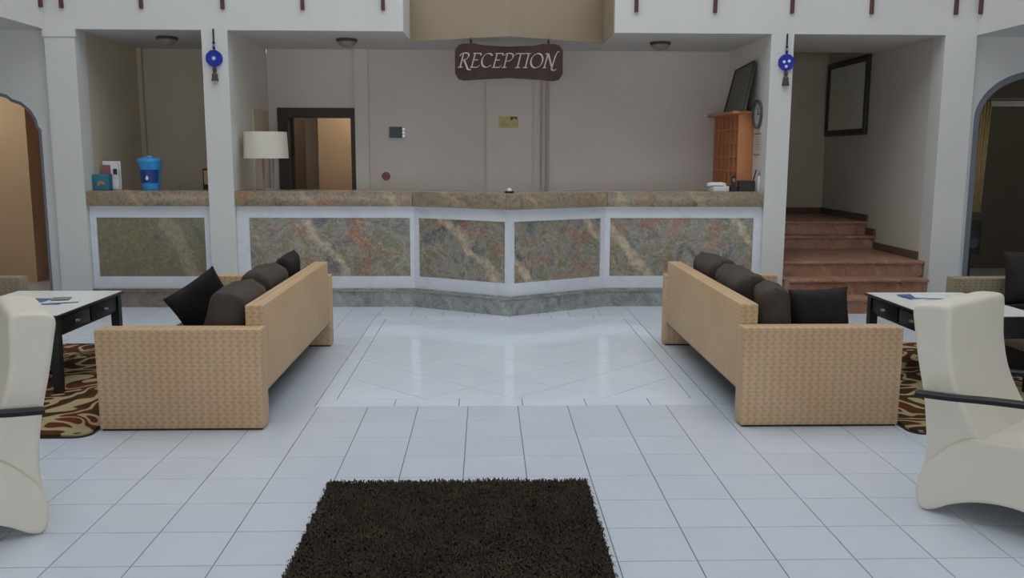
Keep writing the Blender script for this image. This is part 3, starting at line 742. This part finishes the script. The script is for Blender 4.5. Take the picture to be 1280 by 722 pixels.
lounge_chair('cream leatherette lounge chair with black armrest beside the rug by the tan arch', (-1.885, 3.665, 0), R(180+33), -.63, 0.0)

# ================================================================== RECEPTION SIGN
SY = 9.80
sg_ = thing('reception_sign', 'dark wooden hanging board lettered RECEPTION', 'sign', (.25, SY, 2.38))
k_ = SY/9.7; HW, SH = .575, .385
top = [(-HW+.04, SH-.015), (-HW+.09, SH), (-HW+.22, SH), (-.28, SH-.022), (0, SH-.032), (.28, SH-.022), (HW-.22, SH), (HW-.09, SH), (HW-.04, SH-.015)]
bot = [(HW-.04, .012), (HW-.1, 0), (HW-.25, .012), (0, .03), (-HW+.25, .012), (-HW+.1, 0), (-HW+.04, .012)]
outl = [(-HW, .07), (-HW, SH-.07)]+top+[(HW, SH-.07), (HW, .07)]+bot
prism('board', outl, -.02, .02, 'sign', sg_, 'y', .004)
for x in (-.405, .42):
    tube('hook', [(x, 0, SH-.01), (x, 0, SH+.035)], .012, 'black', sg_)
    tube('chain', [(x, 0, SH+.03), (x, 0, 2.83-2.38)], .005, 'black', sg_)
# broad-nib calligraphic capitals drawn stroke by stroke
def arc(cx, cy, rx, ry, a0, a1, n=14): return [(cx+rx*math.cos(R(a0+(a1-a0)*i/n)), cy+ry*math.sin(R(a0+(a1-a0)*i/n))) for i in range(n+1)]
G = {
 'R': [[(.16, 0), (.22, 1)], [(.02, .80), (.08, .98), (.30, 1.04), (.56, .98), (.62, .80), (.52, .60), (.22, .50)], [(.34, .52), (.52, .20), (.70, -.14), (.92, -.20)], [(.02, .0), (.30, .0)]],
 'E': [[(.14, 0), (.22, 1)], [(.10, 1), (.60, 1), (.64, .86)], [(.18, .53), (.48, .53)], [(.04, 0), (.56, 0), (.64, .16)]],
 'C': [[(.72, .84)]+arc(.44, .50, .38, .50, 58, 312)+[(.74, .18)]],
 'P': [[(.16, 0), (.22, 1)], [(.04, .86), (.12, .99), (.34, 1.03), (.60, .96), (.66, .74), (.52, .50), (.24, .44)], [(.02, 0), (.32, 0)]],
 'T': [[(.36, 0), (.42, 1)], [(.04, .86), (.10, 1), (.74, 1), (.80, 1.06)], [(.22, 0), (.52, 0)]],
 'I': [[(.16, 0), (.22, 1)], [(.06, 1), (.34, 1)], [(.02, 0), (.30, 0)]],
 'O': [arc(.46, .50, .40, .51, 90, 450, 26)],
 'N': [[(.10, 0), (.18, 1)], [(.02, 1), (.20, 1), (.62, .02)], [(.62, .0), (.72, .9), (.82, 1.16), (.90, 1.12)], [(.60, -.02), (.66, -.16), (.82, -.20), (.96, -.10)], [(.0, 0), (.22, 0)]]}
adv = dict(R=.80, E=.70, C=.80, P=.72, T=.74, I=.40, O=.96, N=.9)
nib = Vector((math.cos(R(38)), math.sin(R(38))))*.055
cur = 0; V, F = [], []
def nibstroke(pts, ox, sc_x, sc_z):
    for i in range(len(pts)-1):
        a, b = Vector(pts[i]), Vector(pts[i+1])
        if (b-a).length < 1e-4: continue
        d = (b-a).normalized(); th = Vector((-d.y, d.x))*.022
        off = nib if abs(nib.dot(Vector((-d.y, d.x)))) > .022 else th
        q = [a-off, b-off, b+off, a+off]; base = len(V)
        for y in (-.026, -.019):
            for p in q: V.append(((ox+p.x+.18*p.y)*sc_x, y, p.y*sc_z))
        F.extend([[base, base+1, base+2, base+3], [base+4, base+5, base+6, base+7]]+[[base+j, base+(j+1) % 4, base+4+(j+1) % 4, base+4+j] for j in range(4)])
tot = sum(adv[c] for c in 'RECEPTION')
scx = 1.045/tot; scz = .145
for i, ch in enumerate('RECEPTION'):
    for s in G[ch]: nibstroke(s, cur, scx, scz)
    cur += adv[ch]
let = mesh('lettering', [(x-.545, y, z+.137) for x, y, z in V], F, 'lettering', sg_)
let['label'] = 'pale italic capitals RECEPTION'

# ================================================================== EVIL-EYE BEADS
def nazar(label, x, ztop, zc, zb, dots):
    y = FY-.004; t = thing('evil_eye_hanging', label, 'ornament', (x, y, zc)); r = .083
    tube('cord', [(0, -.008, r), (0, -.008, ztop-zc)], .008, 'cord', t)
    for k in range(3): lathe('cord_bead', [(.004, -.012), (.014, -.006), (.014, .006), (.004, .012)], 'nazarblue' if k == 1 else 'cord', t, (0, -.01, r+.02+k*.026), 12)
    o = disc_y('disc', 0, -.028, 0, 0, r, 'nazar', t, 36, 'y', .006)
    if dots == 1:
        disc_y('eye', 0, -.031, -.028, 0, .022, 'nazarblue', t, 20); disc_y('pupil', 0, -.033, -.031, 0, .012, 'nazarwhite', t, 16)
    else:
        for dx, dz in ((-.028, .004), (.024, .012), (-.004, -.042)):
            disc_y('eye', dx, -.031, -.028, dz, .015, 'nazarwhite', t, 16)
    lathe('tassel_head', [(.006, .03), (.018, .02), (.02, -.01), (.012, -.02)], 'tassel', t, (0, -.016, -r-.03), 14)
    lathe('tassel', [(.012, 0), (.03, -.03), (.026, -.045), (.036, -.09), (.034, zb-zc+r+.05)], 'tassel', t, (0, -.02, -r-.05), 16)
nazar('blue evil eye bead hanging on the pillar beside the water jug', -2.735, 2.84, 2.55, 2.335, 1)
nazar('blue evil eye bead with white dots hanging on the pillar beside the stairs', 3.09, 2.83, 2.545, 2.31, 3)

# ================================================================== CEILING LIGHTS
def dome(label, x, y):
    t = thing('ceiling_light', label, 'lamp', (x, y, ZB-.001), 0, 'flush ceiling lights')
    lathe('rim', [(.11, 0), (.115, -.01), (.11, -.03), (.09, -.03)], 'fixdark', t, (0, 0, 0), 28)
    lathe('glass', [(.10, -.03), (.095, -.05), (.07, -.075), (.035, -.088), (.006, -.09)], 'glassfix', t, (0, 0, 0), 28)
dome('round flush ceiling light above the water jug', -3.40, 9.95)
dome('round flush ceiling light in front of the dark doorway', -1.50, 10.02)
dome('round flush ceiling light between sign and orange key rack', 1.93, 10.12)

# ================================================================== COUNTER ITEMS
ZC = 1.2185
tl = thing('table_lamp', 'cream drum lamp on two slim stems at the end of the counter', 'lamp', (-2.325, 9.66, ZC))
lathe('base', [(.1, 0), (.1, .012), (.09, .016)], 'greystone', tl, (0.02, 0, 0), 28)
for dx in (-.035, .07): tube('stem', [(dx, 0, .015), (dx, 0, .40)], .012, 'greystone', tl)
lathe('lamp_shade', [(.232, .335), (.222, .61), (.218, .61), (.228, .335)], 'shade', tl, (0.0, 0, 0), 40)
tube('stem_bridge', [(-.035, 0, .40), (.07, 0, .40)], .01, 'greystone', tl)
for k in range(3):
    a = k*2.094; tube('shade_spoke', [(.02, 0, .40), (.226*math.cos(a), .226*math.sin(a), .40)], .004, 'greystone', tl, 6)

jg = thing('water_jug', 'blue plastic water jug standing on the side counter', 'jug', (-3.535, 9.62, ZC))
lathe('body', [(.085, 0), (.09, .008), (.092, .06), (.096, .12), (.10, .18), (.108, .24), (.12, .29), (.124, .31), (.115, .325), (.08, .34), (.03, .346), (.022, .36), (.004, .362)], 'water', jg, (0, 0, 0), 36)
bm = bmesh.new(); P = []
for z, r in ((.075, .0945), (.215, .1055)):
    P.append([bm.verts.new(((r)*math.sin(a), -(r)*math.cos(a), z)) for a in [R(-70+140*k/16) for k in range(17)]])
for k in range(16): bm.faces.new([P[0][k], P[0][k+1], P[1][k+1], P[1][k]])
from_bm('label', bm, 'waterlabel', jg, True)
# small drop emblem on the label
drop = [(0, .032), (.012, .010), (.015, -.004), (.009, -.016), (0, -.019), (-.009, -.016), (-.015, -.004), (-.012, .010)]
e_ = prism('emblem', drop, -.004, .0, 'nazarwhite', jg, 'y'); e_.location = (0, -.101, .125); e_.rotation_euler = (R(-8), 0, 0)

bxo = thing('small_box', 'small teal printed box at the end of the side counter', 'box', (-4.03, 9.60, ZC))
box('carton', -.085, .085, -.05, .05, 0, .165, 'teal', bxo, .004)
prism('print', [(-.03, .04), (.0, .07), (.045, .05), (.04, .085), (.005, .1), (-.035, .08)], -.0525, -.05, 'orangeprint', bxo, 'y')
br = thing('brochure_holder', 'white brochure stand behind the small teal box', 'brochures', (-3.985, 9.74, ZC))
box('back_panel', -.095, .095, .0, .01, 0, .30, 'paper', br, .003); box('pocket', -.095, .095, -.06, -.052, 0, .10, 'paper', br, .003); box('shelf', -.095, .095, -.06, 0, 0, .008, 'paper', br)
box('leaflet', -.085, -.005, -.03, -.02, .008, .26, 'redspot', br); box('leaflet', .005, .085, -.035, -.022, .008, .285, 'paper', br)
box('leaflet_picture', .03, .07, -.038, -.035, .16, .22, 'dark_wood', br)
pf = thing('photo_frame', 'dark framed orange picture standing on the side counter beside the pillar', 'picture frame', (-2.94, 9.66, ZC))
box('frame', -.06, .06, -.012, .012, 0, .225, 'black', pf, .004); box('picture', -.045, .045, -.015, -.012, .06, .205, 'orangeprint', pf); box('stand', -.05, .05, -.03, .05, 0, .012, 'black', pf)

bl = thing('service_bell', 'small black service bell with white dome at the point of the counter', 'bell', (.237, 9.0, ZC))
lathe('base', [(.046, 0), (.046, .018), (.036, .022)], 'black', bl, n=24); lathe('dome', [(.026, .022), (.024, .036), (.015, .046), (.004, .05)], 'paper', bl, n=24); lathe('button', [(.004, .05), (.004, .057), (.002, .059)], 'silver', bl, n=10)

ph = thing('telephone', 'white desk telephone on the counter beside a black handset', 'telephone', (2.50, 9.60, ZC), R(8))
prism('base', [(-.09, 0), (.10, 0), (.10, .018), (-.03, .052), (-.09, .056)], -.085, .085, 'paper', ph, 'x', .004)
prism('handset', [(-.105, .052), (-.075, .052), (-.06, .068), (.06, .068), (.075, .052), (.105, .052), (.1, .085), (.06, .096), (-.06, .096), (-.1, .085)], -.088, -.04, 'paper', ph, 'y', .005).location = (-.02, .075, -.002)
for a in range(3):
    for c in range(4):
        box('key', -.03+a*.03, -.01+a*.03, -.04+c*.022, -.025+c*.022, .026+c*.006, .034+c*.006, 'greystone', ph)
ht = thing('cordless_phone', 'black cordless phone standing in its cradle', 'telephone', (2.665, 9.62, ZC))
prism('cradle', rounded(-.05, .05, -.045, .045, .02), 0, .035, 'black', ht); prism('handset', rounded(-.022, .022, -.012, .012, .008), .03, .165, 'black', ht); box('screen', -.014, .014, -.0135, -.012, .10, .135, 'greystone', ht)
bk = thing('desk_box', 'black open box holding a pen on the counter beside the slim pillar', 'box', (2.80, 9.62, ZC))
for a in ((-.085, .085, -.055, -.048), (-.085, .085, .048, .055), (-.085, -.078, -.048, .048), (.078, .085, -.048, .048)): box('side', *a, 0, .11, 'black', bk)
box('bottom', -.078, .078, -.048, .048, 0, .006, 'black', bk)
tag(tube('pen', [(2.855, 9.62, ZC+.01), (2.905, 9.615, ZC+.225)], .006, 'black'), 'black pen sticking up out of the black desk box', 'pen')
bt = thing('bottle', 'white slim bottle at the end of the counter against the pillar', 'bottle', (2.912, 9.52, ZC))
lathe('body', [(.014, 0), (.017, .005), (.017, .14), (.009, .165)], 'paper', bt, n=18); lathe('cap', [(.009, .165), (.010, .17), (.010, .195), (.004, .2)], 'greystone', bt, n=18)

# ================================================================== KEY RACK AND THINGS ON THE PARTITION
KX0, KX1, KY0, KY1, KZ0, KZ1 = 2.775, 2.94, 9.90, 10.95, .95, 2.05
kr = thing('key_rack', 'orange wooden pigeonhole key rack on the partition wall', 'shelf', (2.86, 10.32, 0))
def kb(n_, x0, x1, y0, y1, z0, z1, m='orange_wood', bev=.003): return box(n_, x0-2.86, x1-2.86, y0-10.32, y1-10.32, z0, z1, m, kr, bev)
kb('side_panel', KX0, KX1, KY0, KY0+.02, KZ0, KZ1); kb('side_panel', KX0, KX1, KY1-.02, KY1, KZ0, KZ1)
kb('back_panel', KX1-.012, KX1, KY0+.02, KY1-.02, KZ0, KZ1, 'orange_dark', 0)
kb('top_board', 2.70, KX1, KY0-.02, KY1+.08, KZ1, KZ1+.03)
nc, nr_ = 6, 7
for c in range(1, nc): y = KY0+(KY1-KY0)*c/nc; kb('divider', KX0+.004, KX1-.012, y-.02, y+.02, KZ0+.01, KZ1, 'orange_wood', 0)
for r_ in range(0, nr_+1):
    z = KZ0+(KZ1-KZ0-.012)*r_/nr_; kb('shelf_board', KX0+.002, KX1-.012, KY0+.02, KY1-.02, z, z+.012, 'orange_wood', 0)
# leaning board on the rack
bd = [(2.79, 9.70, 2.082), (2.79, 10.50, 2.082), (2.925, 10.58, 2.565), (2.925, 9.84, 2.60)]
n_ = (Vector(bd[1])-Vector(bd[0])).cross(Vector(bd[3])-Vector(bd[0])).normalized()*.018
if n_.x > 0: n_ = -n_
pl = thing('framed_board', 'dull dark framed board leaning on top of the orange key rack', 'picture', (2.85, 10.15, 2.081))
off = Vector((2.85, 10.15, 2.081))
mesh('board', [Vector(p)-off for p in bd]+[Vector(p)+n_-off for p in bd], [[0, 1, 2, 3], [4, 5, 6, 7]]+[[i, (i+1) % 4, 4+(i+1) % 4, 4+i] for i in range(4)], 'panel_dark', pl)
for i in range(4):
    a, b = Vector(bd[i])-off+n_*1.2, Vector(bd[(i+1) % 4])-off+n_*1.2; tube('frame_edge', [a, b], .009, 'pictureframe', pl, 6)
ck = thing('wall_clock', 'round wall clock on the partition beside the key rack', 'clock', (2.944, 9.70, 2.035))
def ring_x(nm, r0, r1, x0, x1, mat, par, n=36):
    V, F = [], []
    for x, r in ((x0, r0), (x0, r1), (x1, r1), (x1, r0)):
        V += [(x, r*math.cos(2*math.pi*k/n), r*math.sin(2*math.pi*k/n)) for k in range(n)]
    F = [[a*n+k, a*n+(k+1) % n, ((a+1) % 4)*n+(k+1) % n, ((a+1) % 4)*n+k] for a in range(4) for k in range(n)]
    return mesh(nm, V, F, mat, par, 40)
ring_x('rim', .13, .155, -.04, 0, 'clockrim', ck); disc_y('dial', 0, -.02, -.002, 0, .132, 'dial', ck, 36, 'x')
box('hour_hand', -.024, -.021, -.006, .006, -.01, .07, 'black', ck); box('minute_hand', -.027, -.024, -.10, .01, -.004, .004, 'black', ck)
for k in range(12):
    a = k*math.pi/6; box('hour_mark', -.023, -.02, .112*math.cos(a)-.005, .112*math.cos(a)+.005, .112*math.sin(a)-.005, .112*math.sin(a)+.005, 'black', ck)
lp = thing('licence_frame', 'small pale framed certificate below the wall clock', 'picture', (2.944, 9.70, 1.60))
box('frame', -.015, 0, -.125, .125, 0, .235, 'silver', lp, .003); box('sheet', -.018, -.015, -.11, .11, .015, .22, 'dial', lp)
for k in range(6): box('text_line', -.0195, -.018, -.085, .085-.03*(k % 3), .19-.026*k, .196-.026*k, 'greystone', lp)

# back wall items
th = thing('thermostat', 'small dark control panel with white edge on back wall', 'control panel', (-1.06, 11.0, 1.78))
box('case', -.105, .105, -.03, 0, 0, .155, 'paper', th, .004); box('display', -.1, .055, -.034, -.03, .012, .145, 'screen', th)
for k in range(3): box('button', .06, .085, -.036, -.03, .025+.04*k, .05+.04*k, 'silver', th)
yn = thing('notice', 'small yellow notice on the wide pilaster', 'notice', (.275, 10.93, 1.915))
box('sheet', -.12, .12, -.008, 0, 0, .14, 'yellow', yn); prism('picture_print', [(.03, .085), (.07, .12), (.10, .09), (.10, .13), (.02, .13)], -.010, -.008, 'dark_wood', yn, 'y'); prism('picture_print', [(-.1, .02), (-.02, .03), (-.04, .08), (-.09, .07)], -.010, -.008, 'brass', yn, 'y')
rs = thing('alarm_button', 'round dull red button low on the back wall', 'button', (-1.21, 11.0, 1.335))
disc_y('plate', 0, -.012, 0, 0, .052, 'redspot', rs, 28); disc_y('knob', 0, -.022, -.012, 0, .026, 'redspot', rs, 20)
for x, r, lb in ((.676, .011, 'thin pipe running down the back wall next to the wide pilaster'), (.745, .017, 'thicker pipe running down the back wall')):
    tag(tube('wall_pipe', [(x, 10.974, .0), (x, 10.974, ZB)], r, 'pipe'), lb, 'pipe')

# picture on the stair wall
pw = thing('framed_picture', 'large black framed grey picture on the wall above the stairs', 'picture', (4.744, 11.8, 1.86))
fw, fh = .655, .97
box('print', -.03, -.004, -fw+.02, fw-.02, .02, fh-.02, 'picture', pw)
box('frame', -.05, -.004, -fw, fw, 0, .075, 'pictureframe', pw, .004); box('frame', -.05, -.004, -fw, fw, fh-.075, fh, 'pictureframe', pw, .004)
box('frame', -.05, -.004, -fw, -fw+.07, .075, fh-.075, 'pictureframe', pw, .004); box('frame', -.05, -.004, fw-.07, fw, .075, fh-.075, 'pictureframe', pw, .004)

# inside the dark arch
cu = thing('curtain', 'narrow gilt curtain hanging inside the dark arch', 'curtain', (5.72, 10.35, .95))
V, F = [], []; nn = 24
for j, z in enumerate((0, 1.28)):
    for s in (0, .006):
        for k in range(nn+1): V.append((-.06+.17*k/nn*(1 if j else .8), s+.022*math.sin(k*1.3), z))
q = nn+1
for k in range(nn):
    F += [[k, k+1, 2*q+k+1, 2*q+k], [q+k, q+k+1, 3*q+k+1, 3*q+k], [2*q+k, 2*q+k+1, 3*q+k+1, 3*q+k], [k, k+1, q+k+1, q+k]]
mesh('cloth', V, F, 'brass', cu, True)
tube('rod', [(-.1, 0, 1.29), (1.0, 0, 1.29)], .012, 'fixdark', cu)
struct(box('trim_10', 5.12, 8.9, 10.42, 10.5, 2.17, 2.26, 'greystone'), 'grey transom inside the dark arch')
sp = thing('loudspeaker', 'small black speaker cabinet just inside the dark arch', 'speaker', (5.66, 10.3, 0))
box('cabinet', -.07, .10, -.08, .1, .46, .85, 'black', sp, .008); box('stand', -.01, .03, -.02, .02, .02, .46, 'black', sp); box('foot', -.08, .1, -.09, .09, 0, .02, 'black', sp)
disc_y('cone', .015, -.086, -.08, .6, .06, 'fixdark', sp, 24)
